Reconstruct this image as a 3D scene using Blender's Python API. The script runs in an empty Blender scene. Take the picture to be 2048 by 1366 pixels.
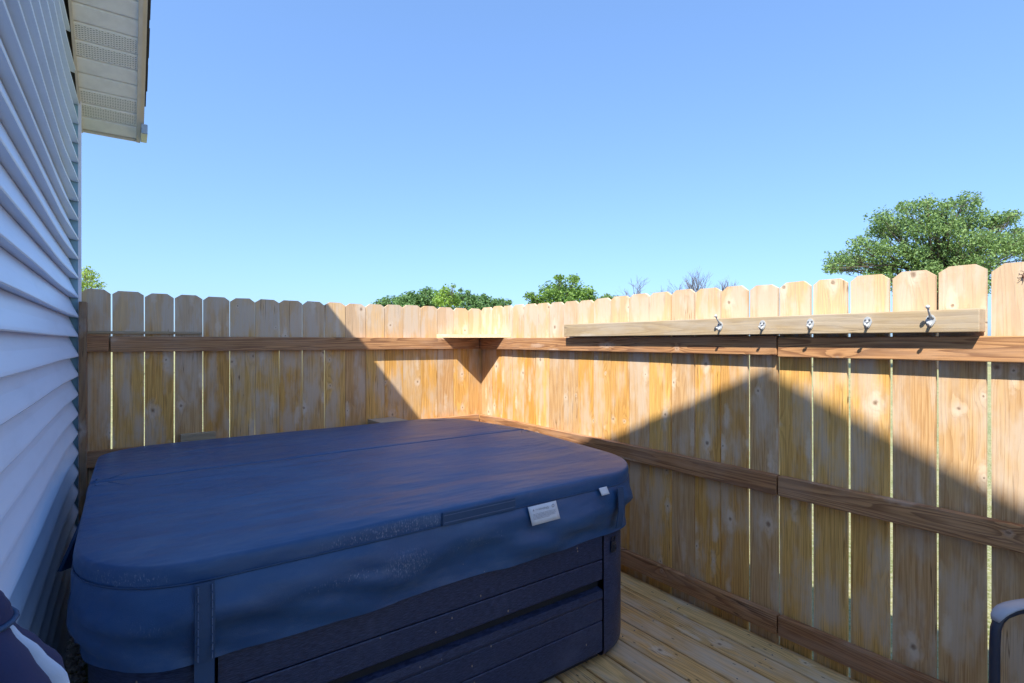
import bpy, bmesh, math, random
from mathutils import Vector, Matrix, noise as mnoise
R = math.radians
random.seed(7)
scene = bpy.context.scene
COL = scene.collection

# ------------------------------------------------------------------ camera, sky, sun, exposure
CAM = Vector((-2.458, -3.826, 1.41))
cam_data = bpy.data.cameras.new("camera")
cam_data.sensor_width = 36.0
cam_data.lens = 18.51
cam_data.clip_start = 0.02
cam_data.clip_end = 2000
cam = bpy.data.objects.new("camera", cam_data)
COL.objects.link(cam)
cam.location = CAM
cam.rotation_euler = (R(90), 0, -math.atan2(0.589, 0.808))
scene.camera = cam

SUN_DIR = Vector((0.65, 0.45, -1.0)).normalized()          # the way the light travels
SUN_EL = math.asin(-SUN_DIR.z)
SUN_AZ = math.atan2(-SUN_DIR.x, -SUN_DIR.y)                # from +Y towards +X
world = bpy.data.worlds.new("World")
scene.world = world
world.use_nodes = True
wn = world.node_tree
bg = wn.nodes["Background"]
sky = wn.nodes.new("ShaderNodeTexSky")
sky.sky_type = 'NISHITA'
sky.sun_disc = False
sky.sun_elevation = SUN_EL
sky.sun_rotation = SUN_AZ % (2 * math.pi)
sky.altitude = 0
sky.air_density = 1.0
sky.dust_density = 1.2
sky.ozone_density = 3.0
gam = wn.nodes.new("ShaderNodeGamma")                       # the photograph's tone compression, the same all over the sky
gam.inputs[1].default_value = 0.60
wn.links.new(sky.outputs[0], gam.inputs[0])
tint = wn.nodes.new("ShaderNodeMix")                        # the camera's cool white balance
tint.data_type = 'RGBA'
tint.blend_type = 'MULTIPLY'
tint.clamp_result = False
tint.inputs["Factor"].default_value = 1.0
tint.inputs[7].default_value = (0.53, 0.75, 1.08, 1)
wn.links.new(gam.outputs[0], tint.inputs[6])
wn.links.new(tint.outputs[2], bg.inputs[0])
bg.inputs[1].default_value = 0.13

sun_data = bpy.data.lights.new("sun", 'SUN')
sun_data.energy = 2.6
sun_data.angle = R(0.55)
sun_data.color = (1.0, 0.95, 0.85)
sun = bpy.data.objects.new("sun", sun_data)
COL.objects.link(sun)
sun.rotation_euler = SUN_DIR.to_track_quat('-Z', 'Y').to_euler()
sun.location = (-10, -8, 14)

scene.view_settings.view_transform = 'Standard'
scene.view_settings.look = 'None'
scene.view_settings.exposure = 1.85
scene.view_settings.gamma = 1.0
scene.view_settings.use_curve_mapping = False
scene.cycles.max_bounces = 12
scene.cycles.diffuse_bounces = 8
scene.cycles.transparent_max_bounces = 8


def at(px, py, dist):
    """world point that stands `dist` metres deep, read off the survey photograph"""
    t = (px - 1024) / 1053.0
    return Vector((CAM.x + dist * (.808 * t + .589), CAM.y + dist * (-.589 * t + .808),
                   CAM.z - (py - 683) * dist / 1053.0))


# ------------------------------------------------------------------ object helpers
def link(o, parent=None):
    COL.objects.link(o)
    if parent is not None:
        o.parent = parent
    return o


def tag(o, label=None, cat=None, group=None, kind=None):
    if label: o["label"] = label
    if cat: o["category"] = cat
    if group: o["group"] = group
    if kind: o["kind"] = kind
    return o


def empty(name, loc=(0, 0, 0), rz=0.0):
    o = bpy.data.objects.new(name, None)
    o.empty_display_size = 0.1
    o.location = loc
    o.rotation_euler = (0, 0, rz)
    return link(o)


class MB:
    """collects shapes into one bmesh"""
    def __init__(self):
        self.bm = bmesh.new()

    def box(self, x0, x1, y0, y1, z0, z1, bevel=0.0, seg=1, M=None):
        t = bmesh.new()
        bmesh.ops.create_cube(t, size=1)
        for v in t.verts:
            v.co = Vector((x0 + (v.co.x + .5) * (x1 - x0), y0 + (v.co.y + .5) * (y1 - y0), z0 + (v.co.z + .5) * (z1 - z0)))
        if bevel > 0:
            bmesh.ops.bevel(t, geom=t.edges[:], offset=bevel, segments=seg, affect='EDGES', profile=.5)
        self.take(t, M)
        return self

    def take(self, t, M=None):
        if M is not None:
            t.transform(M)
        m = {}
        for v in t.verts:
            m[v] = self.bm.verts.new(v.co)
        for f in t.faces:
            try:
                nf = self.bm.faces.new([m[v] for v in f.verts])
                nf.smooth = f.smooth
            except ValueError:
                pass
        t.free()

    def poly(self, pts, smooth=False):
        f = self.bm.faces.new([self.bm.verts.new(p) for p in pts])
        f.smooth = smooth
        return f

    def prism(self, pts, d):
        """polygon pts (3D) extruded by vector d"""
        d = Vector(d)
        a = [self.bm.verts.new(Vector(p)) for p in pts]
        b = [self.bm.verts.new(Vector(p) + d) for p in pts]
        self.bm.faces.new(a[::-1])
        self.bm.faces.new(b)
        n = len(a)
        for i in range(n):
            self.bm.faces.new((a[i], a[(i + 1) % n], b[(i + 1) % n], b[i]))
        return self

    def tube(self, pts, rad, seg=8, flat=1.0, cap=True):
        pts = [Vector(p) for p in pts]
        rads = rad if isinstance(rad, (list, tuple)) else [rad] * len(pts)
        rings = []
        s = None
        for i, p in enumerate(pts):
            d = (pts[min(i + 1, len(pts) - 1)] - pts[max(i - 1, 0)])
            if d.length < 1e-9: d = Vector((0, 0, 1))
            d.normalize()
            if s is None:
                s = d.cross(Vector((0, 0, 1)) if abs(d.z) < .9 else Vector((1, 0, 0)))
            s = (s - d * s.dot(d))
            if s.length < 1e-6: s = d.orthogonal()
            s.normalize()
            w = s.cross(d).normalized()
            rings.append([self.bm.verts.new(p + (s * math.cos(2 * math.pi * k / seg) + w * math.sin(2 * math.pi * k / seg) * flat) * rads[i]) for k in range(seg)])
        for a, b in zip(rings, rings[1:]):
            for k in range(seg):
                f = self.bm.faces.new((a[k], a[(k + 1) % seg], b[(k + 1) % seg], b[k]))
                f.smooth = True
        if cap:
            self.bm.faces.new(rings[0][::-1])
            self.bm.faces.new(rings[-1])
        return self

    def ball(self, c, r, u=10, v=6, sc=(1, 1, 1)):
        t = bmesh.new()
        bmesh.ops.create_uvsphere(t, u_segments=u, v_segments=v, radius=r)
        for f in t.faces: f.smooth = True
        self.take(t, Matrix.Translation(c) @ Matrix.Diagonal((*sc, 1)))
        return self

    def build(self, name, mat, parent=None, loc=(0, 0, 0), rot=(0, 0, 0)):
        bmesh.ops.recalc_face_normals(self.bm, faces=self.bm.faces[:])
        me = bpy.data.meshes.new(name)
        self.bm.to_mesh(me)
        self.bm.free()
        me.materials.append(mat)
        o = bpy.data.objects.new(name, me)
        o.location = loc
        o.rotation_euler = rot
        return link(o, parent)


def raw(name, verts, faces, mat, parent=None, loc=(0, 0, 0), smooth=False):
    me = bpy.data.meshes.new(name)
    me.from_pydata(verts, [], faces)
    me.materials.append(mat)
    if smooth:
        me.polygons.foreach_set("use_smooth", [True] * len(me.polygons))
    me.update()
    o = bpy.data.objects.new(name, me)
    o.location = loc
    return link(o, parent)


# ------------------------------------------------------------------ material helpers
class NT:
    def __init__(self, name):
        self.m = bpy.data.materials.new(name)
        self.m.use_nodes = True
        self.t = self.m.node_tree
        self.b = self.t.nodes["Principled BSDF"]

    def set(self, sock, v):
        if isinstance(v, bpy.types.NodeSocket):
            self.t.links.new(v, sock)
        elif isinstance(v, (tuple, list)) and len(v) == 3 and sock.type == 'RGBA':
            sock.default_value = (*v, 1)
        else:
            sock.default_value = v

    def math(self, op, *a, clamp=False):
        n = self.t.nodes.new("ShaderNodeMath")
        n.operation = op
        n.use_clamp = clamp
        for i, v in enumerate(a): self.set(n.inputs[i], v)
        return n.outputs[0]

    def vmath(self, op, *a):
        n = self.t.nodes.new("ShaderNodeVectorMath")
        n.operation = op
        for i, v in enumerate(a): self.set(n.inputs[i], v)
        return n.outputs["Value"] if op in ('LENGTH', 'DOT_PRODUCT', 'DISTANCE') else n.outputs[0]

    def xyz(self, v):
        n = self.t.nodes.new("ShaderNodeSeparateXYZ")
        self.set(n.inputs[0], v)
        return n.outputs

    def comb(self, x, y, z):
        n = self.t.nodes.new("ShaderNodeCombineXYZ")
        for i, v in enumerate((x, y, z)): self.set(n.inputs[i], v)
        return n.outputs[0]

    def obj(self):
        return self.t.nodes.new("ShaderNodeTexCoord").outputs["Object"]

    def rnd(self):
        return self.t.nodes.new("ShaderNodeObjectInfo").outputs["Random"]

    def noise(self, vec, scale=1.0, detail=2.0, rough=.5, dist=0.0):
        n = self.t.nodes.new("ShaderNodeTexNoise")
        self.set(n.inputs["Vector"], vec)
        n.inputs["Scale"].default_value = scale
        n.inputs["Detail"].default_value = detail
        n.inputs["Roughness"].default_value = rough
        n.inputs["Distortion"].default_value = dist
        return n.outputs[0]

    def vor(self, vec, scale=1.0, dims='3D', rand=1.0):
        n = self.t.nodes.new("ShaderNodeTexVoronoi")
        n.voronoi_dimensions = dims
        self.set(n.inputs["Vector"], vec)
        n.inputs["Scale"].default_value = scale
        n.inputs["Randomness"].default_value = rand
        return n.outputs

    def smooth(self, x, a, b, lo=0.0, hi=1.0):
        n = self.t.nodes.new("ShaderNodeMapRange")
        n.interpolation_type = 'SMOOTHSTEP'
        self.set(n.inputs[0], x)
        for i, v in enumerate((a, b, lo, hi)): self.set(n.inputs[1 + i], v)
        return n.outputs[0]

    def mix(self, f, a, b, blend='MIX'):
        n = self.t.nodes.new("ShaderNodeMix")
        n.data_type = 'RGBA'
        n.blend_type = blend
        self.set(n.inputs["Factor"], f)
        self.set(n.inputs[6], a)
        self.set(n.inputs[7], b)
        return n.outputs[2]

    def bump(self, h, strength=.3, dist=.002, normal=None):
        n = self.t.nodes.new("ShaderNodeBump")
        n.inputs["Strength"].default_value = strength
        n.inputs["Distance"].default_value = dist
        self.set(n.inputs["Height"], h)
        if normal is not None: self.set(n.inputs["Normal"], normal)
        return n.outputs[0]

    def done(self, color=None, rough=None, normal=None, spec=None, **kw):
        if color is not None: self.set(self.b.inputs["Base Color"], color)
        if rough is not None: self.set(self.b.inputs["Roughness"], rough)
        if normal is not None: self.set(self.b.inputs["Normal"], normal)
        if spec is not None: self.set(self.b.inputs["Specular IOR Level"], spec)
        for k, v in kw.items(): self.set(self.b.inputs[k.replace("_", " ")], v)
        return self.m


def wood(name, axis, light, mid, dark, grey, knot=.5, ring=1.0, weather=.45, knotc=(.15, .075, .04), tip=None, specks=0.0, cell=(.13, .33), vary=0.0, gs=1.0):
    """sawn softwood whose length runs along the given local axis"""
    N = NT(name)
    p = N.xyz(N.obj())
    u, v, w = {'Z': (p[0], p[2], p[1]), 'X': (p[2], p[0], p[1]), 'Y': (p[0], p[1], p[2]), 'YV': (p[2], p[1], p[0])}[axis]
    r = N.rnd()
    wn_ = N.t.nodes.new("ShaderNodeTexWhiteNoise")
    wn_.noise_dimensions = '1D'
    N.set(wn_.inputs["W"], N.math('MULTIPLY', r, 917.3))
    rc = N.xyz(wn_.outputs["Color"])
    uu = N.math('ADD', u, N.math('MULTIPLY', rc[0], 23.0))
    vv = N.math('ADD', v, N.math('MULTIPLY', rc[1], 37.0))
    ww = N.math('ADD', w, N.math('MULTIPLY', rc[2], 11.0))
    q = N.comb(uu, vv, ww)
    # knots
    kv = N.comb(N.math('DIVIDE', uu, cell[0]), N.math('DIVIDE', vv, cell[1]), 0.0)
    vo = N.vor(kv, 1.0, '2D', .95)
    kp = N.xyz(vo["Position"])
    kc = N.xyz(vo["Color"])
    wob = N.noise(N.comb(N.math('MULTIPLY', uu, 60.0), N.math('MULTIPLY', vv, 40.0), ww), 1.0, 2.0)
    du = N.math('SUBTRACT', uu, N.math('MULTIPLY', kp[0], cell[0]))
    dv = N.math('SUBTRACT', vv, N.math('MULTIPLY', kp[1], cell[1]))
    d = N.vmath('LENGTH', N.comb(du, N.math('MULTIPLY', dv, .8), 0.0))
    d = N.math('ADD', d, N.math('MULTIPLY', N.math('SUBTRACT', wob, .5), .017))
    has = N.math('GREATER_THAN', kc[1], 1.0 - knot)
    kr = N.math('MULTIPLY_ADD', N.math('MULTIPLY', kc[0], kc[0]), .011, .003)
    ve = N.t.nodes.new("ShaderNodeTexVoronoi")
    ve.voronoi_dimensions = '2D'
    ve.feature = 'DISTANCE_TO_EDGE'
    N.set(ve.inputs["Vector"], kv)
    ve.inputs["Scale"].default_value = 1.0
    ve.inputs["Randomness"].default_value = .95
    has = N.math('MULTIPLY', has, N.smooth(ve.outputs["Distance"], .015, .11))
    core = N.math('MULTIPLY', N.math('MULTIPLY', N.smooth(N.math('DIVIDE', d, kr), 1.15, .25), N.math('MULTIPLY_ADD', wob, .9, .35)), has)
    hal = N.noise(N.comb(N.math('MULTIPLY', uu, 35.0), N.math('MULTIPLY', vv, 18.0), ww), 1.0, 3.0, .6)
    rim = N.math('MULTIPLY', N.smooth(N.math('DIVIDE', d, N.math('MULTIPLY', kr, N.math('MULTIPLY_ADD', hal, 1.6, .2))), 4.4, 1.2), has)
    # pale streaks of bare wood running off from knots
    sd = N.vmath('LENGTH', N.comb(du, N.math('MULTIPLY', dv, .22), 0.0))
    sd = N.math('ADD', sd, N.math('MULTIPLY', N.math('SUBTRACT', N.noise(q, 26.0, 3.0, .6), .5), .03))
    streak = N.math('MULTIPLY', N.smooth(sd, .022, .006), N.math('MULTIPLY', N.math('GREATER_THAN', kc[2], .55), N.smooth(ve.outputs["Distance"], .015, .11)))
    # growth rings: contour lines of a field stretched along the board, bent round the knots
    g = N.noise(N.comb(N.math('MULTIPLY', uu, 7.0 * gs), N.math('MULTIPLY', vv, .55), N.math('MULTIPLY', ww, 7.0 * gs)), 1.0, 1.5, .45)
    bend = N.math('MULTIPLY', N.math('POWER', 2.718, N.math('MULTIPLY', d, -38.0)), has)
    fld = N.math('ADD', N.math('MULTIPLY', g, 16.0), N.math('MULTIPLY', bend, 2.4))
    fld = N.math('ADD', fld, N.math('MULTIPLY', uu, 14.0 * gs))
    fld = N.math('ADD', fld, N.math('MULTIPLY', N.noise(N.comb(N.math('MULTIPLY', uu, 90.0), N.math('MULTIPLY', vv, 3.5), ww), 1.0, 2.0), .5))
    rg = N.math('FRACT', fld)
    rings = N.math('MULTIPLY', N.smooth(rg, .25, .9), N.smooth(rg, 1.0, .93))
    fine = N.noise(N.comb(N.math('MULTIPLY', uu, 330.0), N.math('MULTIPLY', vv, 5.0), N.math('MULTIPLY', ww, 330.0)), 1.0, 3.0, .6)
    broad = N.noise(N.comb(N.math('MULTIPLY', uu, 22.0), N.math('MULTIPLY', vv, 1.6), ww), 1.0, 3.0, .55)
    blot = N.noise(N.comb(N.math('MULTIPLY', uu, 9.0), N.math('MULTIPLY', vv, 3.0), ww), 1.0, 4.0, .6)
    saw = N.noise(N.comb(N.math('MULTIPLY', uu, 9.0), N.math('MULTIPLY', vv, 260.0), ww), 1.0, 2.0, .6)
    tone = N.math('ADD', N.math('MULTIPLY', rc[1], .55), N.math('MULTIPLY', broad, .65))
    c = N.mix(N.smooth(tone, .15, 1.0), light, mid)
    if vary:      # some boards have weathered browner and greyer than their neighbours
        c = N.mix(N.math('MULTIPLY', N.smooth(rc[2], .45, 1.0), vary), c, tuple(.5 * (a_ + b_) * .92 for a_, b_ in zip(mid, grey)))
    c = N.mix(N.math('MULTIPLY', rings, .62 * ring), c, dark)
    c = N.mix(N.math('MULTIPLY', N.smooth(fine, .42, .70), .55), c, dark)
    wth = N.math('MULTIPLY', N.smooth(N.math('ADD', N.math('MULTIPLY', blot, .8), N.math('MULTIPLY', broad, .35)), .50, .72), weather)
    if tip is not None:
        tz = N.math('ADD', v, N.math('MULTIPLY', N.math('SUBTRACT', broad, .5), .5))
        wth = N.math('ADD', wth, N.math('MULTIPLY', N.smooth(tz, tip - .12, tip + .06), .55), clamp=True)
    c = N.mix(N.math('MULTIPLY', wth, N.math('MULTIPLY_ADD', fine, .7, .55)), c, grey)
    c = N.mix(N.math('MULTIPLY', streak, .45), c, tuple(min(.75, x * 1.2 + .06) for x in grey))
    c = N.mix(N.math('MULTIPLY', rim, N.math('MULTIPLY_ADD', hal, .9, .05)), c, tuple(min(.8, x * 1.12 + .03) for x in grey))
    c = N.mix(N.math('MULTIPLY', core, .9), c, knotc)
    # drying checks: thin dark cracks
    ck = N.noise(N.comb(N.math('MULTIPLY', uu, 75.0), N.math('MULTIPLY', vv, 1.1), ww), 1.0, 1.0, .4)
    crack = N.math('MULTIPLY', N.smooth(N.math('ABSOLUTE', N.math('SUBTRACT', ck, .5)), .012, .003),
                   N.smooth(N.noise(q, 3.1, 1.0), .55, .68))
    c = N.mix(N.math('MULTIPLY', crack, .75), c, tuple(x * .4 for x in dark))
    if specks:
        sp = N.vor(N.comb(N.math('MULTIPLY', uu, 38.0), N.math('MULTIPLY', vv, 14.0), ww), 1.0, '2D')
        s_ = N.math('MULTIPLY', N.smooth(sp["Distance"], .16, .07), N.math('GREATER_THAN', N.xyz(sp["Color"])[0], .86))
        c = N.mix(N.math('MULTIPLY', s_, specks), c, (.03, .02, .015))
        algae = N.smooth(N.noise(N.comb(N.math('MULTIPLY', uu, 5.0), N.math('MULTIPLY', vv, 1.3), ww), 1.0, 4.0, .65), .48, .70)
        c = N.mix(N.math('MULTIPLY', algae, .6), c, grey)
    h = N.math('ADD', N.math('MULTIPLY', fine, .5), N.math('MULTIPLY', rings, -.5))
    h = N.math('ADD', h, N.math('MULTIPLY', saw, .35))
    h = N.math('ADD', h, N.math('MULTIPLY', crack, -2.0))
    h = N.math('ADD', h, N.math('MULTIPLY', core, -.8))
    return N.done(c, N.math('MULTIPLY_ADD', fine, .2, .66), N.bump(h, .5, .0012), spec=.25)


PICK = dict(light=(.82, .51, .165), mid=(.68, .34, .072), dark=(.30, .125, .032), grey=(.60, .485, .37))
m_picket = wood("picket_cedar", 'Z', knot=.55, ring=.5, weather=.78, tip=.62, vary=.85, gs=1.8, **PICK)
RAIL = dict(light=(.56, .30, .135), mid=(.41, .195, .085), dark=(.14, .055, .028), grey=(.52, .36, .25))
m_rail_x = wood("rail_redwood_x", 'X', knot=.3, ring=1.0, gs=1.9, weather=.3, cell=(.1, .5), **RAIL)
m_rail_y = wood("rail_redwood_y", 'YV', knot=.3, ring=1.0, gs=1.9, weather=.3, cell=(.1, .5), **RAIL)
OLD = dict(light=(.50, .39, .24), mid=(.43, .32, .19), dark=(.26, .18, .11), grey=(.47, .42, .36))
m_old_y = wood("weathered_board_y", 'YV', knot=.35, ring=.6, weather=.5, **OLD)
m_old_x = wood("weathered_board_x", 'X', knot=.35, ring=.6, weather=.5, **OLD)
m_old_z = wood("weathered_board_z", 'Z', knot=.35, ring=.8, weather=.4, light=(.36, .22, .11), mid=(.28, .16, .08), dark=(.15, .08, .045), grey=(.33, .27, .22))
m_deck = wood("deck_pine", 'Y', knot=.4, ring=.55, weather=.65, light=(.88, .59, .25), mid=(.76, .445, .155), dark=(.24, .12, .045),
              grey=(.62, .53, .41), specks=.85)


m_shelf = wood("shelf_pine", 'X', knot=.2, ring=.4, weather=.3, light=(.86, .68, .42), mid=(.78, .58, .33), dark=(.5, .33, .16), grey=(.7, .6, .48))


def simple(name, color, rough=.5, metal=0.0, bump=None, spec=.5):
    N = NT(name)
    c = color
    nrm = None
    nz = N.noise(N.obj(), 14.0, 4.0, .6)
    c = N.mix(N.math('MULTIPLY', N.smooth(nz, .35, .75), .35), color, tuple(x * .7 for x in color))
    if bump:
        nrm = N.bump(N.noise(N.obj(), bump[0], 3.0, .6), bump[1], bump[2])
    return N.done(c, rough, nrm, spec, Metallic=metal)


def vinyl_siding():
    N = NT("vinyl_siding")
    p = N.xyz(N.obj())
    q = N.comb(N.math('MULTIPLY', p[0], 30.0), N.math('MULTIPLY', p[1], 4.0), N.math('MULTIPLY', p[2], 60.0))
    grain = N.noise(q, 1.0, 4.0, .6, .4)
    dirt = N.noise(N.comb(N.math('MULTIPLY', p[1], 2.2), N.math('MULTIPLY', p[2], 9.0), 0.0), 1.0, 5.0, .65)
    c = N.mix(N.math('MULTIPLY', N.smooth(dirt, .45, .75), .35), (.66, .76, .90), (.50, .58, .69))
    scr = N.noise(N.comb(N.math('MULTIPLY', p[1], 5.0), N.math('MULTIPLY', p[2], 170.0), 3.0), 1.0, 3.0, .7)
    c = N.mix(N.math('MULTIPLY', N.smooth(scr, .66, .76), .25), c, (.42, .43, .47))
    return N.done(c, .42, N.bump(grain, .25, .0015), .5)


def cover_vinyl(name, scuffs):
    """marine vinyl; scuffs = [(x,y,z, rx,ry,rz, amount)] worn, salt-bleached patches in local metres"""
    N = NT(name)
    o = N.obj()
    p = N.xyz(o)
    leather = N.vor(o, 420.0)["Distance"]
    fine = N.noise(o, 900.0, 2.0, .6)
    cloud = N.noise(o, 2.3, 5.0, .6)
    c = N.mix(N.smooth(cloud, .3, .7), (.012, .060, .170), (.022, .086, .215))
    c = N.mix(N.math('MULTIPLY', N.smooth(fine, .5, .8), .3), c, (.055, .12, .26))
    dust = N.noise(N.comb(N.math('MULTIPLY', p[0], 4.0), N.math('MULTIPLY', p[1], 6.0), N.math('MULTIPLY', p[2], 9.0)), 1.0, 8.0, .75)
    c = N.mix(N.math('MULTIPLY', N.smooth(dust, .45, .75), .38), c, (.11, .16, .25))
    sp = N.vor(o, 34.0)
    dot = N.math('MULTIPLY', N.smooth(sp["Distance"], .075, .03), N.math('GREATER_THAN', N.xyz(sp["Color"])[0], .93))
    c = N.mix(N.math('MULTIPLY', dot, .8), c, (.35, .34, .30))
    pat = N.noise(N.comb(N.math('MULTIPLY', p[0], 260.0), N.math('MULTIPLY', p[1], 130.0), N.math('MULTIPLY', p[2], 90.0)), 1.0, 5.0, .7)
    for (x, y, z, rx, ry, rz, amt) in scuffs:
        dd = N.vmath('LENGTH', N.comb(N.math('DIVIDE', N.math('SUBTRACT', p[0], x + 1.52), rx), N.math('DIVIDE', N.math('SUBTRACT', p[1], y + 1.236), ry),
                                      N.math('DIVIDE', N.math('SUBTRACT', p[2], z - .6), rz)))
        m = N.math('MULTIPLY', N.smooth(dd, 1.0, .2), N.smooth(pat, .62 - .13 * amt, .67))
        c = N.mix(N.math('MULTIPLY', m, .7), c, (.46, .50, .57))
    wr = N.noise(N.comb(N.math('MULTIPLY', p[0], 2.0), N.math('MULTIPLY', p[1], 6.0), N.math('MULTIPLY', p[2], 5.0)), 1.0, 3.0, .5)
    n1 = N.bump(wr, .9, .03)
    n2 = N.bump(N.math('ADD', leather, fine), .35, .0008, n1)
    return N.done(c, N.math('MULTIPLY_ADD', cloud, .2, .32), n2, .5)


def cabinet_plastic():
    N = NT("cabinet_plastic")
    o = N.obj()
    p = N.xyz(o)
    g = N.noise(N.comb(N.math('MULTIPLY', p[0], 40.0), N.math('MULTIPLY', p[1], 40.0), N.math('MULTIPLY', p[2], 420.0)), 1.0, 3.0, .65)
    g2 = N.noise(o, 300.0, 2.0, .6)
    dust = N.noise(o, 3.0, 6.0, .65)
    c = N.mix(N.smooth(g, .35, .7), (.012, .019, .050), (.042, .058, .13))
    c = N.mix(N.math('MULTIPLY', N.smooth(dust, .5, .75), .4), c, (.085, .10, .17))
    sp = N.vor(N.comb(N.math('MULTIPLY', p[0], 30.0), N.math('MULTIPLY', p[1], 30.0), N.math('MULTIPLY', p[2], 17.0)), 1.0)
    dot = N.math('MULTIPLY', N.smooth(sp["Distance"], .10, .05), N.math('GREATER_THAN', N.xyz(sp["Color"])[1], .93))
    c = N.mix(dot, c, (.33, .26, .18))
    return N.done(c, .38, N.bump(N.math('ADD', g, N.math('MULTIPLY', g2, .6)), .6, .0015), .4)


def soffit_vented():
    N = NT("soffit_vented")
    p = N.xyz(N.obj())
    a = N.math('ADD', N.math('MULTIPLY', p[0], 44.0), N.math('MULTIPLY', p[1], 84.0))
    b = N.math('SUBTRACT', N.math('MULTIPLY', p[0], 44.0), N.math('MULTIPLY', p[1], 84.0))
    fa = N.math('ABSOLUTE', N.math('SUBTRACT', N.math('FRACT', a), .5))
    fb = N.math('ABSOLUTE', N.math('SUBTRACT', N.math('FRACT', b), .5))
    cell = N.smooth(N.math('MAXIMUM', fa, fb), .30, .22)
    inside = N.smooth(N.math('ABSOLUTE', p[1]), .041, .039)
    slit = N.math('MULTIPLY', cell, inside)
    c = N.mix(slit, (.88, .87, .83), (.36, .36, .34))
    return N.done(c, .5, N.bump(slit, .8, -.003), .4)


def leaf_mat(name, a, b):
    N = NT(name)
    g = N.t.nodes.new("ShaderNodeNewGeometry")
    r = g.outputs["Random Per Island"]
    c = N.mix(r, a, b)
    N.done(c, .55, None, .3)
    tr = N.t.nodes.new("ShaderNodeBsdfTranslucent")
    N.set(tr.inputs[0], N.mix(.5, c, (b[0] * 1.5, b[1] * 1.5, b[2])))
    ms = N.t.nodes.new("ShaderNodeMixShader")
    ms.inputs[0].default_value = .28
    out = N.t.nodes["Material Output"]
    N.t.links.new(N.b.outputs[0], ms.inputs[1])
    N.t.links.new(tr.outputs[0], ms.inputs[2])
    N.t.links.new(ms.outputs[0], out.inputs[0])
    return N.m


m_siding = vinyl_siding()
m_trim = simple("white_trim", (.86, .83, .87), .45)
m_backing = simple("corner_backing", (.26, .44, .52), .7)  # muted teal for backing and wall body, darker than the siding
m_soffit = simple("soffit_cream", (.88, .87, .83), .5)
m_vent = soffit_vented()
m_fascia = simple("fascia_tan", (.70, .63, .53), .55)
m_shingle = simple("asphalt_shingle", (.055, .05, .05), .9, bump=(180, .6, .004))
m_flash = simple("galvanised_flashing", (.42, .47, .52), .45, .5)
m_cover_top = cover_vinyl("cover_vinyl_top", [(-1.75, -2.215, .80, .33, .06, .035, .7), (-2.43, -2.10, .80, .17, .16, .035, .6)])
m_skirt = cover_vinyl("cover_vinyl_skirt", [(-1.72, -2.22, .685, .13, .06, .065, 1.0), (-1.95, -2.22, .69, .25, .06, .03, .35), (-2.40, -2.12, .68, .10, .14, .05, .55),
                                            (-1.45, -2.22, .70, .2, .06, .04, .1)])
m_strap = simple("webbing", (.025, .065, .15), .65, bump=(500, .6, .001))
m_stitch = simple("stitching", (.10, .15, .26), .7)
m_cabinet = cabinet_plastic()
m_cab_back = simple("cabinet_groove", (.010, .011, .016), .7)
m_black = simple("black_plastic", (.022, .024, .034), .4)
m_label = simple("label_paper", (.72, .74, .80), .6)
m_ink = simple("label_ink", (.30, .31, .36), .6)
m_zinc = simple("zinc_hook", (.50, .52, .54), .55, .25)
m_screw = simple("screw_head", (.16, .16, .17), .5, .6)
m_navy = simple("navy_fabric", (.018, .024, .085), .8, bump=(500, .5, .001))
m_white_fab = simple("white_fabric", (.50, .60, .76), .8, bump=(500, .5, .001))
m_pole = simple("varnished_pole", (.33, .13, .05), .4)
m_powder = simple("powder_coated_metal", (.030, .036, .062), .4)
m_arm = simple("grey_armrest", (.42, .42, .46), .45)
m_sling = simple("sling_mesh", (.06, .065, .08), .8, bump=(600, .6, .001))
m_stone = simple("pale_stone", (.62, .62, .66), .8)
m_bark = simple("bark", (.085, .065, .05), .9, bump=(40, .7, .02))
m_twig = simple("bare_twig", (.16, .14, .16), .9)
m_insect = simple("insect_brown", (.11, .045, .02), .5)

# ------------------------------------------------------------------ setting: ground and deck
def ground_mat():
    N = NT("dry_grass_ground")
    o = N.obj()
    a = N.noise(o, 1.2, 5.0, .65)
    b = N.noise(o, 45.0, 4.0, .7)
    c = N.mix(N.smooth(a, .35, .65), (.33, .30, .12), (.17, .20, .055))
    c = N.mix(N.smooth(b, .35, .75), c, (.42, .40, .28))
    c = N.mix(N.math('MULTIPLY', N.smooth(b, .5, .3), .5), c, (.07, .07, .03))
    return N.done(c, .95, N.bump(b, .8, .03), .1)


g_me = [(-700, -700, -.23), (700, -700, -.23), (700, 700, -.23), (-700, 700, -.23)]
ground = raw("ground", g_me, [(0, 1, 2, 3)], ground_mat())
tag(ground, kind="structure")

deck = MB()
for y in (-.16, -.60, -1.10, -1.60, -2.10, -2.60, -3.10, -3.60, -4.10, -4.60, -5.10, -5.54):
    deck.box(-2.605, -.012, y - .019, y + .019, -.20, -.0275)
deck = deck.build("deck", m_old_y)
tag(deck, kind="structure")
DX = .143
for i in range(18):
    x1 = -.006 - DX * i
    x0 = x1 - DX + random.uniform(.007, .0105)
    w, L = x1 - x0, 5.5
    y1 = -.03 - random.uniform(0, .006)
    b = MB().box(-w / 2, w / 2, -L / 2, L / 2, -.0125, .0125, .005, 2)
    o = b.build("deck_board", m_deck, deck, ((x0 + x1) / 2, y1 - L / 2, -.0135 + random.uniform(-.001, .001)))
    if i < 7:
        sc_ = MB()
        for y in (-.16, -.60, -1.10, -1.60, -2.10, -2.60, -3.10, -3.60):
            for sx in (-.042, .042):
                sc_.tube([(sx + random.uniform(-.004, .004), y - (y1 - L / 2) + random.uniform(-.006, .006), .0105), (sx, y - (y1 - L / 2), .0127)], .0036, 6)
        tag(sc_.build("screw_heads", m_screw, o), kind="stuff")

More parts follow.
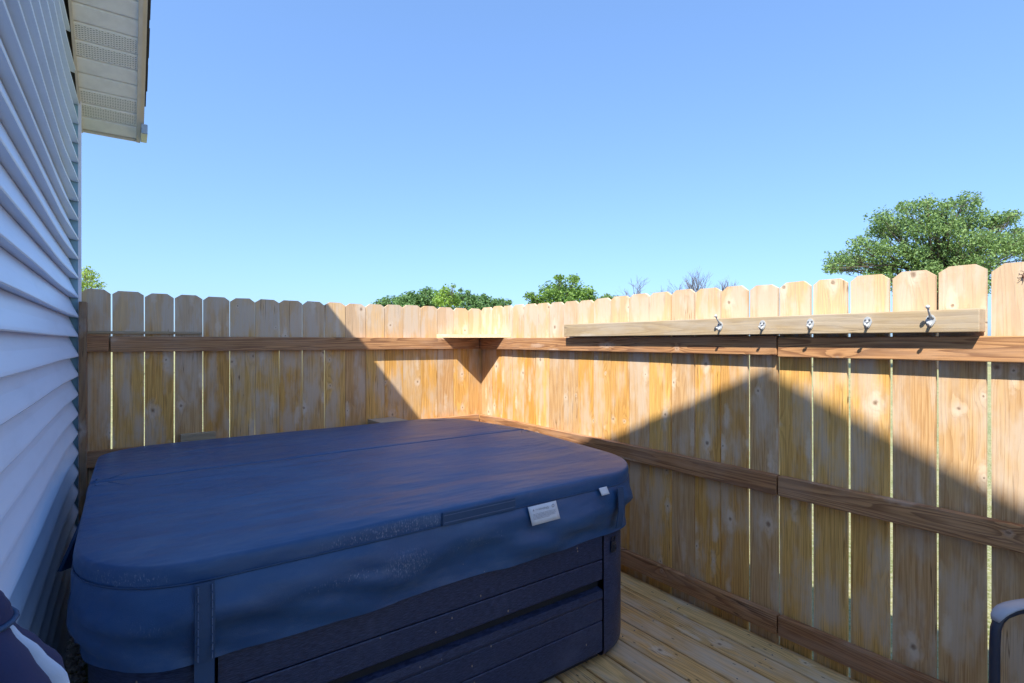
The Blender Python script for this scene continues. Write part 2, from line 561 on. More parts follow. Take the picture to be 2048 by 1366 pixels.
# stones in the strip between deck and house
vs, fs = [], []
for i in range(520):
    x, y = random.uniform(-2.687, -2.615), random.uniform(-1.6, -.04)
    s = random.uniform(.008, .020)
    z = -.05 + random.uniform(0, .03)
    k = len(vs)
    M = Matrix.Rotation(random.random() * 6, 3, Vector((random.random(), random.random(), random.random() + .01)).normalized())
    for q in ((1, 0, 0), (0, 1, 0), (-1, 0, 0), (0, -1, 0), (0, 0, 1), (0, 0, -1)):
        c = M @ Vector(q)
        vs.append((x + c.x * s * random.uniform(.7, 1.2), y + c.y * s, z + c.z * s * .7))
    fs += [(k, k + 1, k + 4), (k + 1, k + 2, k + 4), (k + 2, k + 3, k + 4), (k + 3, k, k + 4), (k + 1, k, k + 5), (k + 2, k + 1, k + 5), (k + 3, k + 2, k + 5), (k, k + 3, k + 5)]
tag(raw("gravel", vs, fs, m_stone), "white landscaping stones in the strip between house wall and deck", "gravel", kind="stuff")

# ------------------------------------------------------------------ house: gable wall, siding, eave, roof
XW = -2.69                 # face of the gable wall
PITCH = .47
YP = -4.195                # ridge
Y_FAR = 2 * YP + .05


def soffit_z(y):
    return 2.747 - PITCH * (abs(y - YP) - abs(-.05 - YP))


house = empty("house", (XW, -.05, -.23))
tag(house, "house gable wall clad in pale blue grey lap siding with boxed eave", "house")
HO = Vector((XW, -.05, -.23))
# body behind the siding
b = MB()
prof = [(-.055, -.23), (-.055, soffit_z(-.055)), (YP, soffit_z(YP)), (Y_FAR, soffit_z(Y_FAR)), (Y_FAR, -.23)]
b.prism([Vector((-2.729, y, z)) - HO for y, z in prof], (-8.0, 0, 0))
b.build("wall", m_backing, house)
# siding courses
COURSE = .1069


def flare(y):
    t = max(0.0, min(1.0, (y + .80) / .70))
    return .009 * t * t * (3 - 2 * t) + .0022 * math.sin(y * 3.1 + 1.0)


k0 = int((1.434 + .20) / COURSE)
for k in range(-k0, 40):
    zb = 1.434 + k * COURSE
    zt = zb + COURSE + .004
    if zb > soffit_z(YP) - .05: break
    def y_lim(z):
        return min(-.064, YP + (abs(-.05 - YP) - (z + .006 - 2.747) / PITCH))
    if y_lim(zb) - YP < .1: break
    jog = random.uniform(-.0015, .0015)
    n = 26
    V, Fc = [], []
    y0_ = y_lim(zb)
    for i in range(n + 1):
        fr = (i / n) ** 1.8
        yb_ = y0_ - (y0_ - (2 * YP - y0_)) * fr
        f = flare(yb_) + jog + .0012 * mnoise.noise(Vector((yb_ * 2.3, k * 1.7, 0)))
        sag = .0015 * mnoise.noise(Vector((yb_ * 1.1, k * .9, 5)))
        for (x, z) in ((-2.7215, zt), (-2.7080 + f * .55, zb + COURSE * .55), (-2.6905 + f, zb + .012 + sag), (-2.6885 + f, zb + .004 + sag), (-2.6905 + f, zb + sag), (-2.7265, zb + .006)):
            yz = y_lim(z)
            V.append((x - HO.x, max(yz - (yz - (2 * YP - yz)) * fr, 2 * YP - yz) - HO.y, z - HO.z))
    c = 6
    for i in range(n):
        for j in range(c - 1):
            a = i * c + j
            Fc.append((a, a + 1, a + c + 1, a + c))
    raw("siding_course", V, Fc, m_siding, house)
# corner trim
b = MB().box(-2.682, -2.668, -.058, -.046, -.2, soffit_z(-.05) - .003)
b.build("corner_trim", m_trim, house, -HO)
b = MB().box(-2.7285, -2.6822, -.0575, -.0465, -.2, soffit_z(-.05) - .003)
b.build("corner_backing", m_backing, house, -HO)

# soffit of the rake: one strip per panel, following the slope
SLOPE = math.atan(PITCH)
roof_end = .150
soffit = MB()
# shallow backing above the panels
soffit.prism([(-2.684, roof_end, soffit_z(roof_end) + .012), (-2.405, roof_end, soffit_z(roof_end) + .012), (-2.405, YP, soffit_z(YP) + .012), (-2.684, YP, soffit_z(YP) + .012)], (0, 0, .01))
soffit = soffit.build("soffit", m_fascia, house, -HO)
strip = .0945
vented = {1, 2, 5, 6, 9, 10, 13, 14, 17, 18, 21, 22, 25, 26, 29, 30, 33, 34, 37, 38, 41, 42}
sm, vm = None, None
for s in range(44):
    ya = roof_end - .004 - s * strip
    yc = ya - strip / 2
    if ya - strip < YP: break
    Ls = strip / math.cos(SLOPE)
    if sm is None:
        for nm in ("solid", "vent"):
            b = MB()
            hw = Ls / 2
            # flat pan with a stepped groove on one edge
            pts = [(-hw + .002, .0), (-hw + .008, -.006), (hw - .012, -.006), (hw - .006, .001), (hw - .001, .001), (hw - .001, .004), (-hw + .002, .004)]
            b.prism([(-.133, y, z) for y, z in pts], (.266, 0, 0))
            bmesh.ops.recalc_face_normals(b.bm, faces=b.bm.faces[:])
            me = bpy.data.meshes.new("soffit_panel")
            b.bm.to_mesh(me)
            b.bm.free()
            me.materials.append(m_soffit if nm == "solid" else m_vent)
            if nm == "solid": sm = me
            else: vm = me
    o = bpy.data.objects.new("soffit_panel", vm if s in vented else sm)
    o.location = (-2.5505, yc, soffit_z(yc))
    o.rotation_euler = (-SLOPE, 0, 0)
    link(o, soffit)
# trim along the wall, the outer lip and the fascia
for nm, x0, x1, dz0, dz1, mt in (("frieze_trim", -2.684, -2.672, -.022, .0, m_fascia), ("soffit_lip", -2.417, -2.398, -.016, .01, m_fascia), ("fascia", -2.400, -2.381, .0102, .215, m_fascia)):
    b = MB()
    e = roof_end + .004
    ya_ = e if nm != "frieze_trim" else roof_end
    b.prism([(x0, ya_, soffit_z(ya_) + dz0), (x0, ya_, soffit_z(ya_) + dz1), (x0, YP, soffit_z(YP) + dz1), (x0, Y_FAR, soffit_z(Y_FAR) + dz1), (x0, Y_FAR, soffit_z(Y_FAR) + dz0), (x0, YP, soffit_z(YP) + dz0)], (x1 - x0, 0, 0))
    b.build(nm, mt, house, -HO)
b = MB().box(-2.684, -2.398, roof_end + .0045, roof_end + .014, soffit_z(roof_end) - .012, soffit_z(roof_end) + .20)
b.build("end_fascia", m_fascia, house, -HO)
b = MB().box(-2.397, -2.364, roof_end - .16, roof_end + .017, soffit_z(roof_end) - .008, soffit_z(roof_end) + .05, .003)
b.build("flashing_end", m_flash, house, -HO)
# roof slabs and shingle courses
TOP = .222
rf = MB()
for sgn in (1, -1):
    ya, yb = (roof_end + .02, YP) if sgn > 0 else (Y_FAR - .3, YP)
    rf.prism([(-2.384, ya, soffit_z(ya) + TOP - .006), (-2.384, yb, soffit_z(yb) + TOP - .006), (-2.384, yb, soffit_z(yb) + TOP + .012), (-2.384, ya, soffit_z(ya) + TOP + .012)], (-8.6, 0, 0))
rf = rf.build("roof", m_shingle, house, -HO)
row = .125
ycur = roof_end + .035
while ycur - row * 1.6 * math.cos(SLOPE) > YP:
    L = row * 1.6
    b = MB().box(-8.6, random.uniform(-.002, .006), -L / 2, L / 2, 0, .006)
    yc = ycur - L * math.cos(SLOPE) / 2
    b.build("shingle_course", m_shingle, rf, (-2.367, yc, soffit_z(yc) + TOP + .013 + .004), (-SLOPE + .03, 0, 0))
    ycur -= row * math.cos(SLOPE)

# ------------------------------------------------------------------ fences
def picket(parent, a, b, axis, top, bottom=-.14, slit=None):
    """dog-eared picket between a and b along x (axis 'X', back fence) or y (axis 'Y', right fence)"""
    w = abs(b - a)
    c = (a + b) / 2
    h = w / 2
    zt = top - .8
    zb = bottom - .8
    ear = random.uniform(.026, .034)
    eh = ear * random.uniform(.62, .8)
    jit = lambda: random.uniform(-.0011, .0011)
    left = [(-h + jit(), zb + (zt - zb) * t) for t in (0, .2, .4, .6, .8)] + [(-h, zt - eh)]
    right = [(h, zt - eh)] + [(h + jit(), zb + (zt - zb) * t) for t in (.8, .6, .4, .2, 0)]
    topp = [(-h + ear, zt + jit()), (h - ear, zt + jit())]
    if slit:
        sx, sd = slit
        topp = [topp[0], (sx - .0022, zt), (sx + .0004, zt - sd * .6), (sx - .001, zt - sd), (sx + .0026, zt - sd * .6), (sx + .0022, zt), topp[1]]
    pts = left + topp + right
    mb = MB()
    th = .0165
    mb.prism([(x, 0, z) for x, z in pts], (0, th, 0))
    o = mb.build("picket", m_picket, parent)
    tilt = random.uniform(-.0008, .0008)
    push = random.uniform(.0, .0022)
    if axis == 'X':
        o.location = (c, .0005 + push, .8)
        o.rotation_euler = (random.uniform(-.0012, .0012), tilt, 0)
    else:
        o.location = (.0005 + push, c, .8)
        o.rotation_euler = (0, tilt, -math.pi / 2)
    return o


back = empty("wooden_fence", (0, 0, 0))
tag(back, "dog-eared wooden picket fence behind the hot tub, butting the house wall", "fence")
BX = [-2.677, -2.536, -2.38, -2.229, -2.077, -1.926, -1.777, -1.626, -1.476, -1.324, -1.175, -1.021, -.873, -.721, -.568, -.421, -.271, -.121, .016]
BG = [.004, .0085, .0045, .007, .0055, .004, .004, .004, .0045, .005, .004, .0045, .003, .0035, .003, .003, .002, .003, .003]
BT = [1.709, 1.704, 1.700, 1.699, 1.694, 1.693, 1.692, 1.692, 1.692, 1.692, 1.689, 1.692, 1.694, 1.698, 1.696, 1.692, 1.691, 1.692]
for i in range(18):
    picket(back, BX[i] + BG[i] / 2, BX[i + 1] - BG[i + 1] / 2, 'X', BT[i], slit=(-.012, .30) if i == 7 else None)


def rail(parent, axis, a, b, z0, z1, depth, mat, name="rail", off=0.0, bev=.0035):
    L = abs(b - a)
    c = (a + b) / 2
    h = (z1 - z0) / 2
    if axis == 'X':
        m = MB().box(-L / 2, L / 2, -depth / 2, depth / 2, -h, h, bev, 2)
        return m.build(name, mat, parent, (c, -depth / 2 - off - .0012, (z0 + z1) / 2), (0, random.uniform(-.001, .001), 0))
    m = MB().box(-depth / 2, depth / 2, -L / 2, L / 2, -h, h, bev, 2)
    return m.build(name, mat, parent, (-depth / 2 - off - .0012, c, (z0 + z1) / 2), (random.uniform(-.001, .001), 0, 0))


rail(back, 'X', -2.655, -2.548, 1.352, 1.452, .038, m_rail_x)
rail(back, 'X', -2.540, -.042, 1.349, 1.440, .038, m_rail_x)
rail(back, 'X', -2.655, -2.085, 1.4535, 1.470, .014, m_old_x, "batten", .0)
rail(back, 'X', -2.655, -.042, .700, .790, .038, m_rail_x)
rail(back, 'X', -2.655, -.042, .055, .144, .038, m_rail_x)
p = MB().box(-.017, .017, -.045, .045, -.87, .87, .003, 2)
p.build("post", m_old_z, back, (-2.6605, -.0465 - .003, .76))

side = empty("wooden_fence", (0, 0, 0))
tag(side, "long dog-eared wooden picket fence to the right, carrying the board of hooks", "fence")
RY = [-.004, -.168, -.315, -.461, -.609, -.758, -.911, -1.065, -1.212, -1.359, -1.512, -1.663, -1.812, -1.967, -2.118, -2.272, -2.423, -2.570, -2.718, -2.867, -3.018, -3.167, -3.315]
RG = [.002, .002, .002, .003, .002, .002, .0025, .003, .002, .002, .0025, .003, .004, .008, .007, .005, .0135, .010, .0135, .0135, .013, .009, .0145]
RT = [1.700, 1.703, 1.699, 1.699, 1.695, 1.692, 1.690, 1.688, 1.684, 1.688, 1.691, 1.694, 1.692, 1.695, 1.690, 1.688, 1.681, 1.683, 1.681, 1.683, 1.684, 1.689, 1.682]
while RY[-1] > -5.4:
    RY.append(RY[-1] - .149)
    RG.append(random.uniform(.008, .014))
    RT.append(1.683 + random.uniform(-.004, .004))
for i in range(len(RY) - 1):
    picket(side, RY[i] - RG[i] / 2, RY[i + 1] + RG[i + 1] / 2, 'Y', RT[i])
JY = -2.583
for (z0, z1) in ((1.347, 1.437), (.700, .790), (.056, .145)):
    drop = .008 if z0 > 1 else 0
    rail(side, 'Y', -.042 if z0 < 1.3 else -.002, JY + .003, z0, z1, .038, m_rail_y)
    rail(side, 'Y', JY - .004, -5.45, z0 - drop, z1 - drop, .040 if drop else .038, m_rail_y)

# triangular shelf in the fence corner
b = MB().prism([(-.43, -.003, 0), (-.003, -.003, 0), (-.003, -.44, 0)], (0, 0, .028))
sh = b.build("corner_shelf", m_shelf, None, (0, 0, 1.4415))
tag(sh, "small triangular wooden shelf on the top rails in the fence corner", "shelf")

# offcuts lying on the middle rail
o = MB().box(-.105, .105, -.108, .108, 0, .040, .002).build("wood_offcut", m_old_x, None, (-.905, -.128, .7915), (0, 0, R(4)))
tag(o, "flat wood offcut lying on the back fence rail, nearer the corner", "wood block", "offcuts on the back fence rail")
o = MB().box(-.095, .095, -.018, .018, 0, .050, .002).build("wood_offcut", m_old_x, None, (-2.105, -.0205, .7915), (0, 0, R(1)))
tag(o, "short upright wood offcut on the back fence rail, nearer the house", "wood block", "offcuts on the back fence rail")

# ------------------------------------------------------------------ board of coat hooks
rack = empty("coat_rack", (-.0415, -2.234, 1.443))
tag(rack, "weathered wooden board with five metal coat hooks above the fence rail", "coat rack")
L = 2.147
b = MB().box(-.040, .038, -L / 2, L / 2, 0, .082, .003, 2)
b.build("board", m_old_y, rack, (0, 0, 0))
for i, y in enumerate((-2.322, -2.539, -2.751, -2.968, -3.171)):
    yl = y + 2.234
    arm = i in (0, 4)
    hk = MB()
    # teardrop back plate
    pts = []
    for k in range(16):
        a = 2 * math.pi * k / 16
        ry = .017 * (1.0 if math.sin(a) > 0 else 1.0 - .42 * abs(math.sin(a)))
        pts.append((0, math.cos(a) * ry, math.sin(a) * .026))
    hk.prism(pts, (-.004, 0, 0))
    # lower peg
    hk.tube([(-.003, 0, -.008), (-.012, 0, -.017), (-.024, 0, -.021), (-.031, 0, -.014), (-.034, 0, -.006)], [.007, .0062, .005, .0045, .0058], 8)
    ho = hk.build("hook", m_zinc, rack, (-.0405, yl, .043), (random.uniform(-.12, .12), 0, 0))
    ho.scale = (.88, .88, .88)
    ar = MB()
    if arm:
        ar.tube([(-.004, 0, .012), (-.014, 0, .024), (-.026, 0, .034), (-.042, 0, .052)], [.0065, .005, .0042, .0042], 8)
        ar.ball((-.045, 0, .056), .0085)
    else:
        ar.tube([(-.004, 0, .004), (-.012, 0, .002), (-.017, 0, .003)], [.0062, .0055, .004], 8)
    ar.build("hook_arm", m_zinc, ho)
    for sy in (-.008, .008):
        MB().tube([(-.0035, sy, .010), (-.0062, sy, .010)], .0042, 8).build("screw", m_screw, ho)

# ------------------------------------------------------------------ hot tub and its cover
def round_rect(x0, x1, y0, y1, r, nc=12, ns=18):
    """(x, y, nx, ny) anticlockwise; r = radii at (x0,y0),(x1,y0),(x1,y1),(x0,y1)"""
    out = []
    cs = [(x0 + r[0], y0 + r[0], r[0], 180), (x1 - r[1], y0 + r[1], r[1], 270), (x1 - r[2], y1 - r[2], r[2], 0), (x0 + r[3], y1 - r[3], r[3], 90)]
    for i, (cx, cy, rr, a0) in enumerate(cs):
        for k in range(nc + 1):
            a = R(a0 + 90 * k / nc)
            out.append((cx + rr * math.cos(a), cy + rr * math.sin(a), math.cos(a), math.sin(a)))
        nx_, ny_, nr, na = cs[(i + 1) % 4]
        p0 = out[-1]
        p1 = (nx_ + nr * math.cos(R(na)), ny_ + nr * math.sin(R(na)))
        for k in range(1, ns):
            t = k / ns
            out.append((p0[0] + (p1[0] - p0[0]) * t, p0[1] + (p1[1] - p0[1]) * t, p0[2], p0[3]))
    return out


CX0, CX1, CY0, CY1, YF = -2.58, -.46, -2.225, -.25, -1.236
RC = .30
tub = empty("hot_tub", (-1.52, -1.236, 0))
tag(tub, "square hot tub with dark grooved plastic cabinet standing on the deck", "hot tub")
TO = Vector((-1.52, -1.236, 0))
I = .03
cab = round_rect(CX0 + I, CX1 - I, CY0 + I, CY1 - I, (RC - .02,) * 4)


def shell(loop, levels, name, mat, parent, off, closed=True, cap=False, smooth=True):
    """levels = [(z, outward)]"""
    V, Fc = [], []
    n = len(loop)
    for z, d in levels:
        for (x, y, nx, ny) in loop:
            V.append((x + nx * d - off.x, y + ny * d - off.y, z - off.z))
    for l in range(len(levels) - 1):
        for i in range(n if closed else n - 1):
            j = (i + 1) % n
            Fc.append((l * n + i, l * n + j, (l + 1) * n + j, (l + 1) * n + i))
    if cap:
        Fc.append(tuple(range((len(levels) - 1) * n, len(levels) * n)))
        Fc.append(tuple(range(n))[::-1])
    o = raw(name, V, Fc, mat, parent, (0, 0, 0))
    if smooth:
        for p_ in o.data.polygons: p_.use_smooth = len(p_.vertices) == 4
    return o


shell(cab, [(.012, -.05), (.66, -.05), (.70, -.06)], "shell", m_cab_back, tub, TO, cap=True)
# grooved planks on the four flat sides, between the corner posts
PL = [(.052, .185, 0), (.189, .279, 0), (.283, .329, 1), (.366, .453, 2), (.457, .586, 0)]
sides = [((CX0 + RC + .02, CY0 + I), (CX1 - RC - .02, CY0 + I), 0), ((CX1 - I, CY0 + RC + .02), (CX1 - I, CY1 - RC - .02), 90),
         ((CX1 - RC - .02, CY1 - I), (CX0 + RC + .02, CY1 - I), 180), ((CX0 + I, CY1 - RC - .02), (CX0 + I, CY0 + RC + .02), 270)]
for (p0, p1, ang) in sides:
    Ls = math.hypot(p1[0] - p0[0], p1[1] - p0[1])
    cx, cy = (p0[0] + p1[0]) / 2, (p0[1] + p1[1]) / 2
    for z0, z1, kind in PL:
        b = MB()
        if kind == 1:      # sloping lip under the recess
            pr = [(.035, z1), (.0, z1 - .006), (-.004, z0 + .012), (.0, z0), (.02, z0)]
        elif kind == 2:
            pr = [(.02, z1), (.002, z1), (0, z1 - .003), (0, z0 + .004), (.004, z0), (.035, z0 + .002)]
        else:
            pr = [(.02, z1), (.003, z1), (0, z1 - .003), (0, z0 + .003), (.003, z0), (.02, z0)]
        b.prism([(-Ls / 2, y, z) for y, z in pr], (Ls, 0, 0))
        b.build("side_plank", m_cabinet, tub, (cx - TO.x, cy - TO.y, 0), (0, 0, R(ang)))
    b = MB().box(-Ls / 2, Ls / 2, .028, .04, .02, .66)
    b.build("groove_backing", m_cab_back, tub, (cx - TO.x, cy - TO.y, 0), (0, 0, R(ang)))
# corner posts: curved panels rounded under at the foot
for ci in range(4):
    st = ci * (13 + 17)
    arc = cab[st:st + 13]
    shell(arc, [(.020, -.055), (.020, -.030), (.026, -.012), (.040, -.003), (.06, .0), (.62, .0), (.63, -.03)], "corner_panel", m_cabinet, tub, TO, closed=False)
b = MB().box(-.004, .004, -.006, .006, .10, .60)
b.build("edge_strip", m_trim, tub, (CX1 - I + .002 - TO.x, CY0 + RC + .06 - TO.y, 0))
# clip on the corner panel
a = R(270 + 12)
cxp, cyp = CX1 - I - (RC - .02), CY0 + I + (RC - .02)
lt = MB().box(-.017, .017, -.012, 0, -.030, .022, .005, 2)
lt.box(-.011, .011, -.018, -.010, -.026, .006, .003)
lo = lt.build("cover_clip", m_black, tub, (cxp + (RC - .02) * math.cos(a) - TO.x, cyp + (RC - .02) * math.sin(a) - TO.y, .502), (0, 0, a + math.pi / 2))
MB().tube([(-.012, -.006, .02), (-.010, -.010, .040), (.010, -.010, .040), (.012, -.006, .02)], .0028, 6).build("clip_loop", m_black, lo)
MB().box(-.006, .006, -.0195, -.0175, -.014, -.006).build("keyhole", m_cab_back, lo)

cover = empty("spa_cover", (-1.52, -1.236, .6))
tag(cover, "navy blue folding vinyl cover with skirt lying over the hot tub", "spa cover")
CO = Vector((-1.52, -1.236, .6))


def ztop(y):
    t = abs(y - YF) / (YF - CY0)
    return .868 - .036 * t


SEAM = .055


def panel(y0, y1, radii, name):
    loop = round_rect(CX0, CX1, y0, y1, radii, 12, 22)
    V, Fc = [], []
    rings = [(0, -SEAM), (.0025, -SEAM * .5), (0, -.010), (-.0035, -.0025), (-.012, .0), (-.06, .0012), (-.14, .0015)]
    n = len(loop)
    for d, dz in rings:
        for (x, y, nx, ny) in loop:
            X, Y = x + nx * d, y + ny * d
            if d <= -.1:
                X = max(CX0 + .14, min(CX1 - .14, X))
                Y = max(y0 + .14, min(y1 - .14, Y))
            wob = .0016 * mnoise.noise(Vector((X * 3, Y * 5, 1)))
            V.append((X - CO.x, Y - CO.y, ztop(Y) + dz + wob - CO.z))
    m = len(rings)
    for l in range(m - 1):
        for i in range(n):
            j = (i + 1) % n
            Fc.append((l * n + i, l * n + j, (l + 1) * n + j, (l + 1) * n + i))
    # inner field as a grid
    gx, gy = 40, 18
    xa, xb, ya, yb = CX0 + .138, CX1 - .138, y0 + .138, y1 - .138
    base = len(V)
    for j in range(gy + 1):
        for i in range(gx + 1):
            X, Y = xa + (xb - xa) * i / gx, ya + (yb - ya) * j / gy
            fall = min(1, min(i, gx - i) / 4, min(j, gy - j) / 3)
            dip = -.006 * fall * (1 + mnoise.noise(Vector((X * 1.6, Y * 2.6, 3)))) + .0045 * fall * mnoise.noise(Vector((X * 2.2 + Y * 3.0, Y * 7, 8)))
            wob = .0016 * mnoise.noise(Vector((X * 3, Y * 5, 1)))
            V.append((X - CO.x, Y - CO.y, ztop(Y) + .0015 + dip + wob - CO.z))
    for j in range(gy):
        for i in range(gx):
            a_ = base + j * (gx + 1) + i
            Fc.append((a_, a_ + 1, a_ + gx + 2, a_ + gx + 1))
    return raw(name, V, Fc, m_cover_top, cover, (0, 0, 0), smooth=True)


panel(CY0, YF - .004, (RC, RC, .02, .02), "cover_panel")
panel(YF + .004, CY1, (.02, .02, RC, RC), "cover_panel")
# hinge strip along the fold
b = MB().box(CX0 + .03, CX1 - .03, YF - .016, YF + .016, .838, .858)
b.build("fold_hinge", m_strap, cover, -CO)

# skirt all round
loop = round_rect(CX0, CX1, CY0, CY1, (RC,) * 4, 16, 60)
per = [0.0]
for a_, b_ in zip(loop, loop[1:]):
    per.append(per[-1] + math.hypot(b_[0] - a_[0], b_[1] - a_[1]))
V, Fc = [], []
NL = 12
n = len(loop)
for l in range(NL + 1):
    f = l / NL
    for (x, y, nx, ny), s in zip(loop, per):
        zt_ = ztop(max(CY0, min(CY1, y))) - SEAM + .004
        zb_ = .562 + .010 * mnoise.noise(Vector((s * 1.7, 3, 0)))
        z = zt_ + (zb_ - zt_) * f
        fold = mnoise.noise(Vector((s * 2.3 + f * .9, f * 1.6, 2.0))) * .030 + mnoise.noise(Vector((s * 5.0 - f * 3.2, f * 2.2, 7.0))) * .017 + mnoise.noise(Vector((s * 13 + f * 4, f * 3.0, 4.0))) * .004
        d = .004 + .012 * math.sin(f * math.pi) + 1.25 * fold * math.sin(min(1, f * 1.25) * math.pi * .66) - .010 * f * f
        d = max(d, -.017 + .004 * math.sin(s * 9))
        if f > .93: d += .003
        if f < .02: d = -.002
        V.append((x + nx * d - CO.x, y + ny * d - CO.y, z - CO.z))
for l in range(NL):
    for i in range(n):
        j = (i + 1) % n
        Fc.append((l * n + i, l * n + j, (l + 1) * n + j, (l + 1) * n + i))
sk = raw("skirt", V, Fc, m_skirt, cover, (0, 0, 0), smooth=True)
# piping along the seam
pp = [(x + nx * .002 - CO.x, y + ny * .002 - CO.y, ztop(y) - SEAM + .002 - CO.z) for (x, y, nx, ny) in loop]
b = MB()
b.tube(pp + [pp[0]], .0028, 5, cap=False)
b.build("piping", m_strap, cover)

# grab handle on the front band
hd = MB().box(-.155, .155, -.010, -.003, -.048, -.002, .002)
ho = hd.build("handle", m_strap, cover, (-1.436 - CO.x, CY0 - CO.y, ztop(CY0) - .006 - CO.z))
for z in (-.012, -.037):
    MB().box(-.150, .150, -.0112, -.0098, z - .0011, z + .0011).build("stitch_line", m_stitch, ho)


def strap(x, y, rot, name_loc):
    st = empty_part("tie_strap", cover, name_loc, rot)
    return st


def strap_mesh(z0, z1, w, th=.004, y0=-.028):
    m = MB()
    pts = []
    k = 9
    for i in range(k + 1):
        t = i / k
        z = z0 + (z1 - z0) * t
        pts.append((y0 + .012 * (t ** 2) * .6 - .008 * math.sin(t * math.pi), z))
    for (ya, za), (yb, zb) in zip(pts, pts[1:]):
        m.prism([(-w / 2, ya, za), (w / 2, ya, za), (w / 2, yb, zb), (-w / 2, yb, zb)], (0, -th, 0))
    return m


so = strap_mesh(.782, .572, .046).build("tie_strap", m_strap, cover, (-2.297 - CO.x, CY0 + .006 - CO.y, -CO.z))
for sx in (-.016, .016):
    m = MB()
    for i in range(9):
        z = .77 - i * .022
        m.box(sx - .001, sx + .001, -.0425, -.036, z - .008, z + .008)
    m.build("stitch_line", m_stitch, so)
MB().box(-.023, .023, -.022, -.017, .47, .575).build("webbing_tail", m_strap, so)
bk = MB()
bk.box(-.030, .030, -.030, -.014, .440, .452, .002).box(-.030, -.023, -.030, -.014, .452, .475, .002).box(.023, .030, -.030, -.014, .452, .475, .002).box(-.026, .026, -.026, -.014, .395, .440, .004)
bk.build("buckle", m_black, so)
a = R(270 + 5)
so2 = strap_mesh(.775, .60, .040).build("tie_strap", m_strap, cover, (CX1 - RC + RC * math.cos(a) - CO.x, CY0 + RC + RC * math.sin(a) - CO.y, -CO.z), (0, 0, a + math.pi / 2))

# sewn-in care labels
def pane(name, w, h, lean, mat, loc, parent=cover, skew=0.0):
    V, Fc = [], []
    for j in range(5):
        t = j / 4
        for i in range(7):
            u = i / 6 - .5
            V.append((u * w + skew * t, -.004 - lean * t * t - .003 * math.sin(t * 3) + .002 * u, -h * t))
    for j in range(4):
        for i in range(6):
            a_ = j * 7 + i
            Fc.append((a_, a_ + 1, a_ + 8, a_ + 7))
    o = raw(name, V, Fc, mat, parent, loc, smooth=True)
    md = o.modifiers.new("thick", 'SOLIDIFY')
    md.thickness = .0012
    return o


LX = -1.158
wl = pane("warning_label", .142, .070, .012, m_label, (LX - CO.x, CY0 - .012 - CO.y, ztop(CY0) - SEAM + .002 - CO.z), skew=.012)
pane("care_tag", .048, .030, .012, m_label, (-.825 - CO.x, CY0 - .012 - CO.y, ztop(CY0) - SEAM + .012 - CO.z), skew=.006)


def text_mesh(body, size, name, mat, parent, loc, rot):
    cu = bpy.data.curves.new(name, 'FONT')
    cu.body = body
    cu.size = size
    cu.resolution_u = 2
    cu.extrude = .0002
    t = bpy.data.objects.new(name, cu)
    COL.objects.link(t)
    dg = bpy.context.evaluated_depsgraph_get()
    me = bpy.data.meshes.new_from_object(t.evaluated_get(dg))
    bpy.data.objects.remove(t)
    me.materials.clear()
    me.materials.append(mat)
    o = bpy.data.objects.new(name, me)
    o.location = loc
    o.rotation_euler = rot
    return link(o, parent)


text_mesh("WARNING:", .0135, "lettering", m_ink, wl, (-.036, -.0084, -.022), (R(90), 0, 0))
b = MB()
b.prism([(-.052, 0, 0), (-.040, 0, 0), (-.046, 0, .011)], (0, -.0004, 0))
b.build("warning_triangle", m_ink, wl, (0, -.0086, -.022))
ring = MB()
for k in range(18):
    a0, a1 = 2 * math.pi * k / 18, 2 * math.pi * (k + 1) / 18
    ring.prism([(math.cos(a0) * .0068, 0, math.sin(a0) * .0068), (math.cos(a1) * .0068, 0, math.sin(a1) * .0068), (math.cos(a1) * .0045, 0, math.sin(a1) * .0045), (math.cos(a0) * .0045, 0, math.sin(a0) * .0045)], (0, -.0004, 0))
ring.build("emblem", m_ink, wl, (.052, -.0084, -.015))
fine = MB()
for r_ in range(5):
    x = -.056
    z = -.0295 - r_ * .0048
    while x < .056:
        w = random.uniform(.003, .011)
        if r_ != 4 or x < .02:
            fine.box(x, min(.058, x + w), -.0004, 0, z - .0007, z + .0007)
        x += w + .002
fp = fine.build("small_print", m_ink, wl, (.004, -.0115, 0), (R(-6), 0, 0))

# loose corner of the skirt at the house side
fl = MB()
fl.prism([(-2.585, -1.50, .815), (-2.648, -1.53, .648), (-2.600, -1.47, .640), (-2.578, -1.42, .70)], (.010, -.006, .0))
fl.build("skirt_flap", m_strap, cover, -CO)

# ------------------------------------------------------------------ furled umbrella against the house wall
UX, UY = -2.606, -2.872
um = empty("patio_umbrella", (UX, UY, 0))
tag(um, "furled navy and white striped umbrella standing beside the house wall", "umbrella")
MB().tube([(0, 0, .02), (0, 0, 1.085)], .009, 12).build("pole", m_pole, um)
MB().tube([(0, 0, 1.086), (0, 0, 1.092), (0, 0, 1.098), (0, 0, 1.104)], [.009, .007, .008, .003], 10).build("finial", m_pole, um)
MB().tube([(0, 0, 0), (0, 0, .03), (0, 0, .05), (0, 0, .14)], [.075, .075, .03, .022], 16).build("foot", m_powder, um)
NP = 8
prof = [(1.092, .006, .3), (1.078, .018, .3), (1.062, .026, .2), (1.045, .030, .1), (1.028, .042, .25), (.995, .070, .4), (.955, .098, .5), (.88, .116, .55), (.74, .118, .6), (.57, .120, .6), (.42, .118, .6)]
_p = prof
prof = []
for i_ in range(len(_p) - 1):
    for q_ in range(4):
        t_ = q_ / 4
        e_ = t_ * t_ * (3 - 2 * t_) * .5 + t_ * .5
        prof.append((_p[i_][0] + (_p[i_ + 1][0] - _p[i_][0]) * t_, _p[i_][1] + (_p[i_ + 1][1] - _p[i_][1]) * e_, _p[i_][2] + (_p[i_ + 1][2] - _p[i_][2]) * t_))
prof.append(_p[-1])
